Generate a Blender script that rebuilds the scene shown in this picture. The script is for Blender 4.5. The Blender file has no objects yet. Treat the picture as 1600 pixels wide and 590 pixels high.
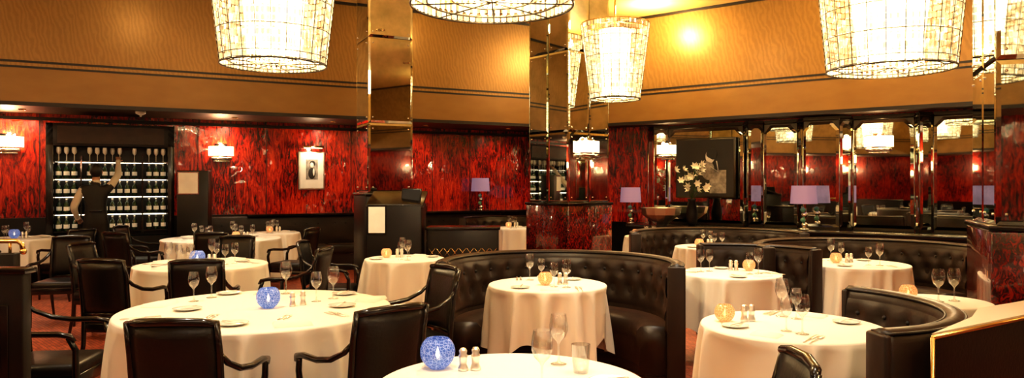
import bpy, bmesh, math, random
from mathutils import Vector, Matrix, Euler
random.seed(7)
S=bpy.context.scene
pi=math.pi

# ------------------------------------------------------------ materials
MATS={}
def nt(name):
    m=bpy.data.materials.new(name); m.use_nodes=True
    MATS[name]=m
    n=m.node_tree.nodes; l=m.node_tree.links
    return m,n,l,n['Principled BSDF']
def mat(name,col,rough=.5,metal=0,coat=0,emit=None,es=0,sheen=0,trans=0,var=0,vscale=8,bump=0,bscale=40,spec=.5):
    m,n,l,b=nt(name)
    b.inputs['Base Color'].default_value=(*col,1)
    b.inputs['Roughness'].default_value=rough
    b.inputs['Metallic'].default_value=metal
    b.inputs['Coat Weight'].default_value=coat
    b.inputs['Coat Roughness'].default_value=.06
    b.inputs['Sheen Weight'].default_value=sheen
    b.inputs['Sheen Tint'].default_value=(.55,.30,.18,1)
    b.inputs['Specular IOR Level'].default_value=spec
    b.inputs['Transmission Weight'].default_value=trans
    if emit:
        b.inputs['Emission Color'].default_value=(*emit,1); b.inputs['Emission Strength'].default_value=es
    tc=n.new('ShaderNodeTexCoord')
    if var:
        no=n.new('ShaderNodeTexNoise'); no.inputs['Scale'].default_value=vscale; no.inputs['Detail'].default_value=4
        l.new(tc.outputs['Object'],no.inputs['Vector'])
        r=n.new('ShaderNodeValToRGB')
        r.color_ramp.elements[0].position=.3; r.color_ramp.elements[1].position=.7
        r.color_ramp.elements[0].color=(*[c*(1-var) for c in col],1)
        r.color_ramp.elements[1].color=(*[min(1,c*(1+var)) for c in col],1)
        l.new(no.outputs['Fac'],r.inputs['Fac']); l.new(r.outputs['Color'],b.inputs['Base Color'])
    if bump:
        no=n.new('ShaderNodeTexNoise'); no.inputs['Scale'].default_value=bscale
        l.new(tc.outputs['Object'],no.inputs['Vector'])
        bp=n.new('ShaderNodeBump'); bp.inputs['Strength'].default_value=bump; bp.inputs['Distance'].default_value=.01
        l.new(no.outputs['Fac'],bp.inputs['Height']); l.new(bp.outputs['Normal'],b.inputs['Normal'])
    return m
def ramp(n,stops):
    r=n.new('ShaderNodeValToRGB'); e=r.color_ramp.elements
    e[0].position=stops[0][0]; e[0].color=(*stops[0][1],1)
    e[1].position=stops[-1][0]; e[1].color=(*stops[-1][1],1)
    for p,c in stops[1:-1]:
        k=e.new(p); k.color=(*c,1)
    return r
def red_lacquer(name='red_lacquer',k=1.0,sc=(10,10,2.0)):
    m,n,l,b=nt(name)
    tc=n.new('ShaderNodeTexCoord'); mp=n.new('ShaderNodeMapping'); mp.inputs['Scale'].default_value=sc
    l.new(tc.outputs['Object'],mp.inputs['Vector'])
    a=n.new('ShaderNodeTexNoise'); a.inputs['Scale'].default_value=1.5; a.inputs['Detail'].default_value=9; a.inputs['Roughness'].default_value=.75; a.inputs['Distortion'].default_value=1.8
    l.new(mp.outputs['Vector'],a.inputs['Vector'])
    big=n.new('ShaderNodeTexNoise'); big.inputs['Scale'].default_value=1.1; big.inputs['Detail'].default_value=2; l.new(tc.outputs['Object'],big.inputs['Vector'])
    ad=n.new('ShaderNodeMath'); ad.operation='MULTIPLY_ADD'; ad.inputs[1].default_value=.35; l.new(big.outputs['Fac'],ad.inputs[0])
    l.new(a.outputs['Fac'],ad.inputs[2])
    r=ramp(n,[(.52,(.004*k,.0006*k,.0006*k)),(.61,(.09*k,.003*k,.002*k)),(.70,(.42*k,.012*k,.003*k)),(.86,(.85*k,.06*k,.010*k))])
    l.new(ad.outputs[0],r.inputs['Fac'])
    l.new(r.outputs['Color'],b.inputs['Base Color'])
    b.inputs['Roughness'].default_value=.22; b.inputs['Coat Weight'].default_value=1; b.inputs['Coat Roughness'].default_value=.015; b.inputs['Coat IOR'].default_value=1.7
    no=n.new('ShaderNodeTexNoise'); no.inputs['Scale'].default_value=2.5; l.new(tc.outputs['Object'],no.inputs['Vector'])
    bp=n.new('ShaderNodeBump'); bp.inputs['Strength'].default_value=.15; bp.inputs['Distance'].default_value=.05
    l.new(no.outputs['Fac'],bp.inputs['Height']); l.new(bp.outputs['Normal'],b.inputs['Coat Normal'])
    return m
def wallpaper():
    m,n,l,b=nt('gold_wallpaper')
    tc=n.new('ShaderNodeTexCoord'); mp=n.new('ShaderNodeMapping'); mp.inputs['Scale'].default_value=(1,1,.55); mp.inputs['Rotation'].default_value=(.35,.35,0)
    l.new(tc.outputs['Object'],mp.inputs['Vector'])
    w=n.new('ShaderNodeTexWave'); w.inputs['Scale'].default_value=6.0; w.inputs['Distortion'].default_value=9; w.inputs['Detail'].default_value=4; w.inputs['Detail Scale'].default_value=1.2
    l.new(mp.outputs['Vector'],w.inputs['Vector'])
    no=n.new('ShaderNodeTexNoise'); no.inputs['Scale'].default_value=16; no.inputs['Detail'].default_value=6
    l.new(mp.outputs['Vector'],no.inputs['Vector'])
    mx=n.new('ShaderNodeMix'); mx.inputs[0].default_value=.55
    l.new(w.outputs['Fac'],mx.inputs[2]); l.new(no.outputs['Fac'],mx.inputs[3])
    r=ramp(n,[(.3,(.272,.148,.038)),(.7,(.325,.182,.048))])
    l.new(mx.outputs[0],r.inputs['Fac']); l.new(r.outputs['Color'],b.inputs['Base Color'])
    b.inputs['Roughness'].default_value=.34; b.inputs['Metallic'].default_value=.35
    return m
def plainband():
    m,n,l,b=nt('gold_veneer')
    tc=n.new('ShaderNodeTexCoord'); mp=n.new('ShaderNodeMapping'); mp.inputs['Scale'].default_value=(1.2,1.2,3)
    l.new(tc.outputs['Object'],mp.inputs['Vector'])
    no=n.new('ShaderNodeTexNoise'); no.inputs['Scale'].default_value=2; no.inputs['Detail'].default_value=5
    l.new(mp.outputs['Vector'],no.inputs['Vector'])
    r=ramp(n,[(.3,(.25,.135,.036)),(.7,(.29,.16,.044))])
    l.new(no.outputs['Fac'],r.inputs['Fac']); l.new(r.outputs['Color'],b.inputs['Base Color'])
    b.inputs['Roughness'].default_value=.38; b.inputs['Metallic'].default_value=.30
    return m
def carpet():
    m,n,l,b=nt('patterned_floor')
    tc=n.new('ShaderNodeTexCoord')
    mp=n.new('ShaderNodeMapping'); mp.inputs['Rotation'].default_value=(0,0,.8)
    l.new(tc.outputs['Object'],mp.inputs['Vector'])
    br=n.new('ShaderNodeTexBrick'); br.inputs['Scale'].default_value=8
    br.inputs['Color1'].default_value=(.46,.11,.040,1); br.inputs['Color2'].default_value=(.24,.045,.018,1); br.inputs['Mortar'].default_value=(.05,.012,.008,1)
    l.new(mp.outputs['Vector'],br.inputs['Vector']); l.new(br.outputs['Color'],b.inputs['Base Color'])
    b.inputs['Roughness'].default_value=.5
    return m
def mirror():
    m,n,l,b=nt('antique_mirror')
    tc=n.new('ShaderNodeTexCoord')
    no=n.new('ShaderNodeTexNoise'); no.inputs['Scale'].default_value=2.0; no.inputs['Detail'].default_value=7; no.inputs['Roughness'].default_value=.65
    l.new(tc.outputs['Object'],no.inputs['Vector'])
    r=ramp(n,[(.33,(.58,.63,.56)),(.60,(.90,.95,.90))])
    l.new(no.outputs['Fac'],r.inputs['Fac']); l.new(r.outputs['Color'],b.inputs['Base Color'])
    b.inputs['Metallic'].default_value=1; b.inputs['Roughness'].default_value=.02
    return m
def thin_glass(name,tint=(.98,.99,.98),lo=.12,rough=.02):
    m=bpy.data.materials.new(name); m.use_nodes=True; MATS[name]=m
    n=m.node_tree.nodes; l=m.node_tree.links
    n.remove(n['Principled BSDF'])
    t=n.new('ShaderNodeBsdfTransparent'); t.inputs['Color'].default_value=(*tint,1)
    g=n.new('ShaderNodeBsdfGlossy'); g.inputs['Roughness'].default_value=rough
    lw=n.new('ShaderNodeLayerWeight'); lw.inputs['Blend'].default_value=.30
    mr=n.new('ShaderNodeMapRange'); mr.inputs['To Min'].default_value=lo; mr.inputs['To Max'].default_value=.85
    l.new(lw.outputs['Facing'],mr.inputs['Value'])
    mx=n.new('ShaderNodeMixShader'); l.new(mr.outputs[0],mx.inputs[0]); l.new(t.outputs[0],mx.inputs[1]); l.new(g.outputs[0],mx.inputs[2])
    l.new(mx.outputs[0],n['Material Output'].inputs['Surface'])
    return m
def crystal():  # sparkle is put in as random emission per crystal
    m,n,l,b=nt('cut_crystal')
    geo=n.new('ShaderNodeNewGeometry')
    r=ramp(n,[(0,(.60,.34,.10)),(.5,(1,.72,.32)),(1,(1,.90,.64))])
    l.new(geo.outputs['Random Per Island'],r.inputs['Fac'])
    l.new(r.outputs['Color'],b.inputs['Emission Color'])
    pw=n.new('ShaderNodeMath'); pw.operation='POWER'; pw.inputs[1].default_value=2.2
    l.new(geo.outputs['Random Per Island'],pw.inputs[0])
    mu=n.new('ShaderNodeMath'); mu.operation='MULTIPLY_ADD'; mu.inputs[1].default_value=1.6; mu.inputs[2].default_value=.12
    l.new(pw.outputs[0],mu.inputs[0]); l.new(mu.outputs[0],b.inputs['Emission Strength'])
    b.inputs['Base Color'].default_value=(.82,.74,.58,1); b.inputs['Roughness'].default_value=.05
    t=n.new('ShaderNodeBsdfTransparent'); mx=n.new('ShaderNodeMixShader'); mx.inputs[0].default_value=.58
    l.new(t.outputs[0],mx.inputs[1]); l.new(b.outputs[0],mx.inputs[2]); l.new(mx.outputs[0],n['Material Output'].inputs['Surface'])
    return m
def globe(name,c1,c2,es):
    m,n,l,b=nt(name)
    tc=n.new('ShaderNodeTexCoord'); v=n.new('ShaderNodeTexVoronoi'); v.feature='DISTANCE_TO_EDGE'; v.inputs['Scale'].default_value=75
    l.new(tc.outputs['Object'],v.inputs['Vector'])
    r=ramp(n,[(.0,c2),(.10,c1)]); l.new(v.outputs['Distance'],r.inputs['Fac'])
    l.new(r.outputs['Color'],b.inputs['Base Color']); l.new(r.outputs['Color'],b.inputs['Emission Color'])
    b.inputs['Emission Strength'].default_value=es; b.inputs['Roughness'].default_value=.12
    t=n.new('ShaderNodeBsdfTransparent'); t.inputs['Color'].default_value=(*c2,1); mx=n.new('ShaderNodeMixShader'); mx.inputs[0].default_value=.72
    l.new(t.outputs[0],mx.inputs[1]); l.new(b.outputs[0],mx.inputs[2]); l.new(mx.outputs[0],n['Material Output'].inputs['Surface'])
    return m
red_lacquer(); red_lacquer('red_base_shaded',.45,(16,16,8)); wallpaper(); plainband(); carpet(); mirror(); crystal()  # column base copy: granite-like grain, colour darkened for the shade on unlit bases
thin_glass('clear_glass'); 
globe('blue_glass',(.07,.15,.50),(.50,.62,.92),.36)
globe('amber_glass',(.66,.32,.12),(1,.70,.40),.42)
mat('linen',(.82,.785,.70),.85,bump=.3,bscale=5)
mat('porcelain',(.88,.86,.80),.18,coat=.5)
mat('black_leather',(.0065,.005,.0045),.38,var=.3,bump=.15,bscale=60,spec=.38)
mat('ebony_wood',(.006,.004,.0035),.22,coat=.35,var=.3,spec=.4)
mat('brown_velvet',(.012,.006,.004),.42,sheen=.16,var=.4,vscale=6,spec=.42,bump=.5,bscale=8)
mat('button_velvet',(.003,.0018,.0014),.6)
mat('black_paint',(.005,.004,.0035),.35,var=.3,spec=.35)
mat('dark_soffit',(.05,.022,.009),.5,var=.2)
mat('dark_trim',(.010,.006,.004),.4)
mat('ceiling_plaster',(.85,.60,.22),.6)
mat('chrome',(.80,.78,.72),.12,metal=1)
mat('silver',(.86,.84,.78),.34,metal=1)
mat('brass',(.75,.50,.20),.25,metal=1)
mat('lead_edge',(.06,.05,.035),.3,metal=.8)
mat('cream_top',(.62,.54,.42),.35)
mat('lilac_shade',(.30,.20,.33),.8,emit=(.60,.42,.62),es=.24)
mat('glow_shade',(1,.9,.7),.6,emit=(1,.78,.46),es=4.5)
mat('lamp_diffuser',(1,.9,.7),.6,emit=(1,.80,.46),es=4.2)
mat('flame',(1,.7,.3),.6,emit=(1,.62,.25),es=10)
mat('green_glass',(.10,.30,.22),.08,coat=.6)
mat('bottle_glass',(.02,.05,.02),.08,coat=.6)
mat('bottle_label',(.85,.78,.62),.6,var=.1,emit=(1,.85,.6),es=.12)  # faint glow put into the labels to brighten the bottles
mat('bottle_foil',(.65,.60,.50),.3,metal=.7)
mat('shelf_light',(1,.9,.7),.5,emit=(1,.85,.60),es=9)
mat('paper',(.82,.80,.76),.6,var=.05)
mat('photo_dark',(.02,.02,.02),.5); mat('photo_grey',(.30,.28,.26),.5,var=.5,vscale=14)
mat('screen_glow',(.02,.02,.02),.7,emit=(.5,.42,.33),es=.03,spec=.1)
mat('petals',(.90,.88,.78),.6,var=.06); mat('leaf',(.04,.09,.025),.5,var=.3)
mat('skin',(.45,.24,.15),.5,var=.08); mat('hair',(.012,.008,.006),.5,var=.3)
mat('shirt',(.66,.60,.50),.8,var=.06); mat('vest',(.008,.007,.007),.6); mat('trousers',(.008,.007,.007),.7)
mat('eye_white',(.8,.8,.78),.3); mat('lip',(.35,.12,.09),.5)
mat('detector_plastic',(.75,.68,.55),.5)

# ------------------------------------------------------------ mesh builder
class MB:
    def __init__(s): s.v=[];s.f=[];s.m=[];s.sm=[];s.names=[]
    def mi(s,name):
        if name not in s.names: s.names.append(name)
        return s.names.index(name)
    def add(s,vs,fs,m,smooth=False,M=None):
        o=len(s.v); k=s.mi(m)
        for v in vs:
            v=Vector(v)
            if M is not None: v=M@v
            s.v.append(v)
        for f in fs:
            s.f.append([i+o for i in f]); s.m.append(k); s.sm.append(smooth)
    def box(s,c,sz,m,bev=0,M=None,seg=2,smooth=None):
        bm=bmesh.new(); bmesh.ops.create_cube(bm,size=1)
        for v in bm.verts: v.co=Vector((v.co.x*sz[0],v.co.y*sz[1],v.co.z*sz[2]))
        if bev: bmesh.ops.bevel(bm,geom=bm.edges[:],offset=bev,segments=seg,profile=.5,affect='EDGES')
        for v in bm.verts: v.co+=Vector(c)
        bm.verts.index_update()
        s.add([v.co.copy() for v in bm.verts],[[v.index for v in f.verts] for f in bm.faces],m,bool(bev) if smooth is None else smooth,M)
        bm.free()
    def lathe(s,prof,m,c=(0,0,0),seg=20,M=None,smooth=True,cap=True):
        vs=[];fs=[]
        for r,z in prof:
            for i in range(seg):
                a=2*pi*i/seg; vs.append((c[0]+r*math.cos(a),c[1]+r*math.sin(a),c[2]+z))
        for j in range(len(prof)-1):
            for i in range(seg):
                k=(i+1)%seg; fs.append([j*seg+i,j*seg+k,(j+1)*seg+k,(j+1)*seg+i])
        if cap:
            if prof[0][0]>1e-4: fs.append(list(range(seg))[::-1])
            if prof[-1][0]>1e-4: fs.append([(len(prof)-1)*seg+i for i in range(seg)])
        s.add(vs,fs,m,smooth,M)
    def tube(s,pts,r,m,seg=8,M=None,closed=False,sy=1):
        pts=[Vector(p) for p in pts]; n=len(pts)
        rs=r if isinstance(r,(list,tuple)) else [r]*n
        vs=[];fs=[]; up=None
        for i,p in enumerate(pts):
            if closed: d=(pts[(i+1)%n]-pts[i-1]).normalized()
            else: d=(pts[min(i+1,n-1)]-pts[max(i-1,0)]).normalized()
            if up is None:
                up=Vector((0,0,1)) if abs(d.z)<.9 else Vector((1,0,0))
            a=d.cross(up).normalized(); b=a.cross(d).normalized(); up=b
            for k in range(seg):
                t=2*pi*k/seg; vs.append(p+a*math.cos(t)*rs[i]+b*math.sin(t)*rs[i]*sy)
        for i in range(n if closed else n-1):
            j=(i+1)%n
            for k in range(seg):
                q=(k+1)%seg; fs.append([i*seg+k,i*seg+q,j*seg+q,j*seg+k])
        if not closed:
            fs.append(list(range(seg))[::-1]); fs.append([(n-1)*seg+k for k in range(seg)])
        s.add(vs,fs,m,True,M)
    def ball(s,c,r,m,seg=12,rings=8,M=None):
        if not isinstance(r,(tuple,list)): r=(r,r,r)
        vs=[];fs=[]
        for j in range(rings+1):
            t=pi*j/rings
            for i in range(seg):
                a=2*pi*i/seg; vs.append((c[0]+r[0]*math.sin(t)*math.cos(a),c[1]+r[1]*math.sin(t)*math.sin(a),c[2]+r[2]*math.cos(t)))
        for j in range(rings):
            for i in range(seg):
                k=(i+1)%seg; fs.append([j*seg+i,(j+1)*seg+i,(j+1)*seg+k,j*seg+k])
        s.add(vs,fs,m,True,M)
    def mesh(s,name):
        me=bpy.data.meshes.new(name); me.from_pydata([tuple(v) for v in s.v],[],s.f)
        for nm in s.names: me.materials.append(MATS[nm])
        me.polygons.foreach_set('material_index',s.m); me.polygons.foreach_set('use_smooth',s.sm)
        me.update()
        bm=bmesh.new(); bm.from_mesh(me)
        bmesh.ops.remove_doubles(bm,verts=bm.verts[:],dist=1e-6)
        bm.to_mesh(me); bm.free()
        return me
    def obj(s,name,loc=(0,0,0),rz=0):
        return inst(name,s.mesh(name),loc,rz)
def inst(name,me,loc=(0,0,0),rz=0,sc=1):
    o=bpy.data.objects.new(name,me); S.collection.objects.link(o)
    o.location=loc; o.rotation_euler=(0,0,rz); o.scale=(sc,sc,sc)
    return o

# ------------------------------------------------------------ room shell
O=Vector((.49,15.37)); tL=Vector((-.887,-.462)); nL=Vector((.462,-.887)); angL=math.radians(27.5)
tR=Vector((.7855,-.6188)); nR=Vector((-.6188,-.7855)); angR=math.atan2(-.6188,.7855)
def WL(u,off,z): p=O+tL*u+nL*off; return (p.x,p.y,z)
def WR(u,off,z): p=O+tR*u+nR*off; return (p.x,p.y,z)
ZS=2.6; ZC=4.5
room=[O.copy(),O+tL*11,Vector((-9.27,-3)),Vector((8.35,-3)),O+tR*10]
cof=[Vector((1.11,14.12)),Vector((-7.87,9.44)),Vector((-7.87,-1.6)),Vector((7.35,-1.6)),Vector((7.35,9.2))]
def quadwall(name,a,b,z0,z1,m,thick=0.08,out=None):
    b_=MB(); cx=(a+b)/2; ctr=Vector((0,6))
    d=(b-a).normalized(); n=Vector((d.y,-d.x))
    if n.dot(cx-ctr)<0: n=-n
    vs=[]
    for p in (a,b,b+n*thick,a+n*thick):
        vs.append((p.x,p.y,z0))
    for p in (a,b,b+n*thick,a+n*thick):
        vs.append((p.x,p.y,z1))
    b_.add(vs,[[0,1,2,3],[4,5,6,7],[0,1,5,4],[1,2,6,5],[2,3,7,6],[3,0,4,7]],m)
    return b_.obj(name)
nm=['back_left','left','behind','right','back_right']
for i in range(5):
    quadwall('wall_'+nm[i],room[i],room[(i+1)%5],0,ZS,'red_lacquer')
    quadwall('wall_coffer_'+nm[i],cof[i],cof[(i+1)%5],ZS+.03,ZC,'gold_wallpaper',.1)
fl=MB(); fl.add([(p.x,p.y,0) for p in room]+[(p.x,p.y,-.1) for p in room],[[0,1,2,3,4],[5,6,7,8,9]],'patterned_floor'); fl.obj('floor')
cl=MB(); cl.add([(p.x,p.y,ZC) for p in cof]+[(p.x,p.y,ZC+.1) for p in cof],[[0,1,2,3,4],[5,6,7,8,9]],'ceiling_plaster'); cl.obj('ceiling')
so=MB()
for i in range(5):
    j=(i+1)%5
    so.add([(room[i].x,room[i].y,ZS),(room[j].x,room[j].y,ZS),(cof[j].x,cof[j].y,ZS),(cof[i].x,cof[i].y,ZS)],[[0,1,2,3]],'dark_soffit')
so.obj('ceiling_soffit')
def inset(poly,d):
    c=Vector((0,6)); out=[]
    for i in range(5):
        a=poly[i-1];b=poly[i];e=poly[(i+1)%5]
        def nrm(p,q):
            t=(q-p).normalized(); n=Vector((-t.y,t.x))
            if n.dot(c-(p+q)/2)<0: n=-n
            return n
        n1=nrm(a,b); n2=nrm(b,e); k=(n1+n2); k=k/(1+n1.dot(n2)); out.append(b+k*d)
    return out
def ringtrim(name,z0,z1,d,m):
    p0=cof; p1=inset(cof,d); t=MB()
    for i in range(5):
        j=(i+1)%5; A,B,C,D=p0[i],p0[j],p1[j],p1[i]
        vs=[(q.x,q.y,z) for z in (z0,z1) for q in (A,B,C,D)]
        t.add(vs,[[0,1,2,3],[4,5,6,7],[2,3,7,6],[0,1,5,4]],m)
    t.obj(name)
ringtrim('trim_1',3.175,3.205,.012,'dark_trim')
ringtrim('trim_2',3.10,3.13,.016,'dark_trim')
ringtrim('trim_3',2.64,3.10,.010,'gold_veneer')
ringtrim('trim_4',2.585,2.64,.03,'dark_trim')
ringtrim('trim_5',4.46,4.5,.04,'dark_trim')

# panel joints on the red wall (slim dark battens)
bt=MB()
for u in [0.7,1.5,2.3,3.1,3.9,5.4,6.5,8.75,9.4,10.1]:
    p=WL(u,.004,1.8); bt.box((0,0,0),(.010,.01,1.6),'dark_trim',M=Matrix.Translation(p)@Matrix.Rotation(angL,4,'Z'))
p=WL(5.4,.03,2.52); bt.box((0,0,0),(10.8,.05,.05),'dark_trim',M=Matrix.Translation(p)@Matrix.Rotation(angL,4,'Z'))
for i in range(9):
    bt.box((0,0,0),(.01,.010,1.6),'dark_trim',M=Matrix.Translation((-9.266,-2+i*1.3,1.8)))
bt.obj('trim_panel_joints')
# dado / base on the walls
for nme,W,u0,u1,ang,h,cd in (('baseboard_back_left',WL,.1,10.9,angL,1.0,.40),('baseboard_back_right',WR,.1,9.9,angR,.8,.12)):
    d=MB(); d.box((0,0,h/2),(u1-u0,.05,h),'black_paint'); 
    if cd>.2: d.box((2.55,-cd/2+.02,h-.01),(5.6,cd,.03),'ebony_wood')
    else: d.box((0,-cd/2+.02,h-.01),(u1-u0,cd,.03),'ebony_wood')
    c=W((u0+u1)/2,.03,0); d.obj(nme,c,ang)
for nme,c,sz in (('baseboard_left',(-9.24,3.5,.45),(.04,12.8,.9)),('baseboard_right',(8.32,3,.45),(.04,11.8,.9)),('baseboard_behind',(-.4,-2.97,.45),(17.2,.04,.9))):
    d=MB(); d.box((0,0,0),sz,'black_paint'); d.obj(nme,c)

# ------------------------------------------------------------ mirrored columns
def column(name,c,side,rz,z0,base_top,base_mat,seams):
    b=MB(); h=side/2
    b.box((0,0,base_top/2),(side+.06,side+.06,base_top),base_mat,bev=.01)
    b.box((0,0,base_top+.02),(side+.09,side+.09,.04),'ebony_wood',bev=.008)
    b.box((0,0,(base_top+ZC)/2),(side-.04,side-.04,ZC-base_top),'lead_edge')
    zs=[base_top+.04]+seams+[ZC-.02]
    for k in range(4):
        M=Matrix.Rotation(k*pi/2,4,'Z')
        for z0,z1 in zip(zs[:-1],zs[1:]):
            ncol=2 if side>.7 else 1
            for q in range(ncol):
                x0=-h+side*q/ncol+.004; x1=-h+side*(q+1)/ncol-.004; bv=.03
                a=z0+.003; e=z1-.003; y=-h
                vs=[(x0,y+.008,a),(x1,y+.008,a),(x1,y+.008,e),(x0,y+.008,e),(x0+bv,y,a+bv),(x1-bv,y,a+bv),(x1-bv,y,e-bv),(x0+bv,y,e-bv)]
                b.add(vs,[[4,5,6,7],[0,1,5,4],[1,2,6,5],[2,3,7,6],[3,0,4,7]],'antique_mirror',M=M)
                for sx in (x0+.06,x1-.06):
                    for sz in (a+.07,e-.07):
                        b.ball((sx,y-.002,sz),.010,'chrome',8,6,M=M)
    b.obj(name,c,rz)
column('mirrored_column',(-1.70,9.80,0),.60,math.radians(26),0,1.36,'black_paint',[2.3,3.4])
column('mirrored_column',(.842,10.90,0),.84,math.radians(40),0,1.21,'red_base_shaded',[2.25,3.4])
th=math.radians(-23); cx=3.25+.425*(math.cos(th)-math.sin(th)); cy=4.95+.425*(math.sin(th)+math.cos(th))
column('mirrored_column',(cx,cy,0),.85,th,0,1.19,'red_base_shaded',[2.34,3.3])

# ------------------------------------------------------------ folding mirrored screen on back right wall
ms=MB()
pl=[(2.65,.06),(2.85,.22),(3.05,.06),(4.45,.06),(4.6,.24),(4.8,.06),(5.35,.06),(5.5,.26),(6.05,.26),(6.2,.06),(7.05,.06),(7.15,.24),(7.3,.06),(8.4,.06),(8.55,.26),(8.8,.06),(9.8,.06)]
for (u0,o0),(u1,o1) in zip(pl[:-1],pl[1:]):
    A=Vector(WR(u0,o0,0)); B=Vector(WR(u1,o1,0)); w=(B-A).length; d=(B-A)/w; n=Vector((d.y,-d.x,0))
    if n.x*nR.x+n.y*nR.y<0: n=-n
    z0,z1=.84,2.5; ch=min(.14,w*.3); bv=min(.05,w*.2)
    def poly(i,lift):
        c=max(ch-i*.4,.02)
        q=[(i,z0+i),(w-i,z0+i),(w-i,z1-c-i*.6),(w-i-c*.8,z1-i),(i+c*.8,z1-i),(i,z1-c-i*.6)]
        return [A+d*x+Vector((0,0,z))+n*lift for x,z in q]
    o=poly(.004,.0); i_=poly(bv,.010)
    ms.add(o+i_,[[6,7,8,9,10,11]]+[[k,(k+1)%6,6+(k+1)%6,6+k] for k in range(6)],'antique_mirror')
    bk=[A-n*.012,B-n*.012]
    ms.add([bk[0]+Vector((0,0,.80)),bk[1]+Vector((0,0,.80)),bk[1]+Vector((0,0,2.58)),bk[0]+Vector((0,0,2.58))],[[0,1,2,3]],'lead_edge')
    ms.tube([A+Vector((0,0,.82)),A+Vector((0,0,2.55))],.007,'chrome',6)
    ms.tube([A+Vector((0,0,2.52))+n*.01,B+Vector((0,0,2.52))+n*.01],.010,'lead_edge',6)
ms.obj('mirrored_screen')
lg=MB(); lg.box((0,0,.78),(7.2,.5,.05),'ebony_wood',bev=.01); lg.box((0,.04,.38),(7.1,.40,.76),'black_paint')
lg.obj('console_ledge',WR(6.2,.58,0),angR)
# dark framed picture with a pale figure, hung on the wide mirror panel
f=MB(); f.box((0,0,0),(1.10,.03,1.05),'lead_edge',bev=.008); f.box((0,-.018,0),(1.04,.006,.99),'photo_dark')
f.box((.24,-.022,-.24),(.30,.004,.40),'photo_grey')
f.ball((.10,-.024,.20),(.085,.004,.12),'paper',16,10); f.ball((.06,-.024,-.04),(.12,.004,.17),'photo_grey',16,10)
f.ball((.13,-.026,.24),(.10,.003,.10),'photo_dark',16,10)
f.tube([(.12,-.024,.02),(.26,-.024,-.08),(.22,-.024,.12)],.03,'paper',8,sy=.15)
f.obj('framed_picture',WR(3.80,.14,1.80),angR)

# ------------------------------------------------------------ furniture
def tablecloth(x,y,R,hem=.27,seed=0,name='dining_table'):
    b=MB(); N=240; rnd=random.Random(seed); ph=rnd.random()*pi; p2=rnd.random()*6; p3=rnd.random()*6
    nf=max(11,int(R*24)); rows=[]
    for r,z in ((R*.4,.75),(R*.8,.75),(R-.014,.75),(R-.005,.747),(R,.739)):
        rows.append([(r*math.cos(2*pi*i/N),r*math.sin(2*pi*i/N),z) for i in range(N)])
    K=16
    for k in range(1,K+1):
        t=k/K; row=[]
        for i in range(N):
            a=2*pi*i/N; cc=math.cos(4*(a-ph)); corner=max(0,cc)**2
            aw=a+.20*math.sin(3*a+p2)+.12*math.sin(5*a+p3)
            f=math.cos(nf*aw+.5*t); f=math.exp(1.8*f)/math.exp(1.8)*2-.9
            f2=math.cos((nf*1.6//1)*aw+p3); f3=math.cos(2*a+p2)
            L=(.739-hem)+.085*cc+.015*f
            r=R+.015*t+(.048*f*(.8+.2*f3)+.012*f2)*t**.55+.07*t*corner
            row.append((r*math.cos(a),r*math.sin(a),.739-t*L))
        rows.append(row)
    vs=[(0,0,.75)]; fs=[]
    for row in rows: vs+=row
    for i in range(N): fs.append([0,1+i,1+(i+1)%N])
    for j in range(len(rows)-1):
        for i in range(N):
            k=(i+1)%N; fs.append([1+j*N+i,1+(j+1)*N+i,1+(j+1)*N+k,1+j*N+k])
    b.add(vs,fs,'linen',True)
    b.lathe([(.27,0),(.27,.02),(.08,.05),(.04,.09),(.04,.68),(.12,.70),(R*.86,.71),(R*.86,.735)],'ebony_wood',seg=24)
    return b.obj(name,(x,y,0))
T={'T1':(-1.55,4.5,.80),'T2':(0.0,2.78,.52),'T3':(.27,5.6,.45),'T4':(1.50,3.95,.475),'T5':(1.86,6.3,.43),'T6':(3.29,7.07,.49),
   'T7':(2.45,9.0,.45),'T8':(-1.1,7.56,.41),'T9':(-2.95,7.0,.60),'T10':(-4.1,10.4,.80),'T11':(-3.80,11.68,.42),'T12':(-7.0,10.4,.52),
   'T13':(0,13.0,.42),'T14':(2.0,10.9,.33),'T15':(2.76,4.78,.32),
   'T16':(-5.6,4.6,.55),'T17':(-6.6,2.0,.55),'T18':(-7.2,6.6,.50),'T19':(-4.4,1.4,.50),'T20':(5.2,3.2,.5),'T21':(-1.5,-.8,.5),'T22':(3.0,.2,.5)}
for i,(k,(x,y,R)) in enumerate(T.items()): tablecloth(x,y,R,.2 if k in('T1','T4') else .27,i+3)

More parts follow.
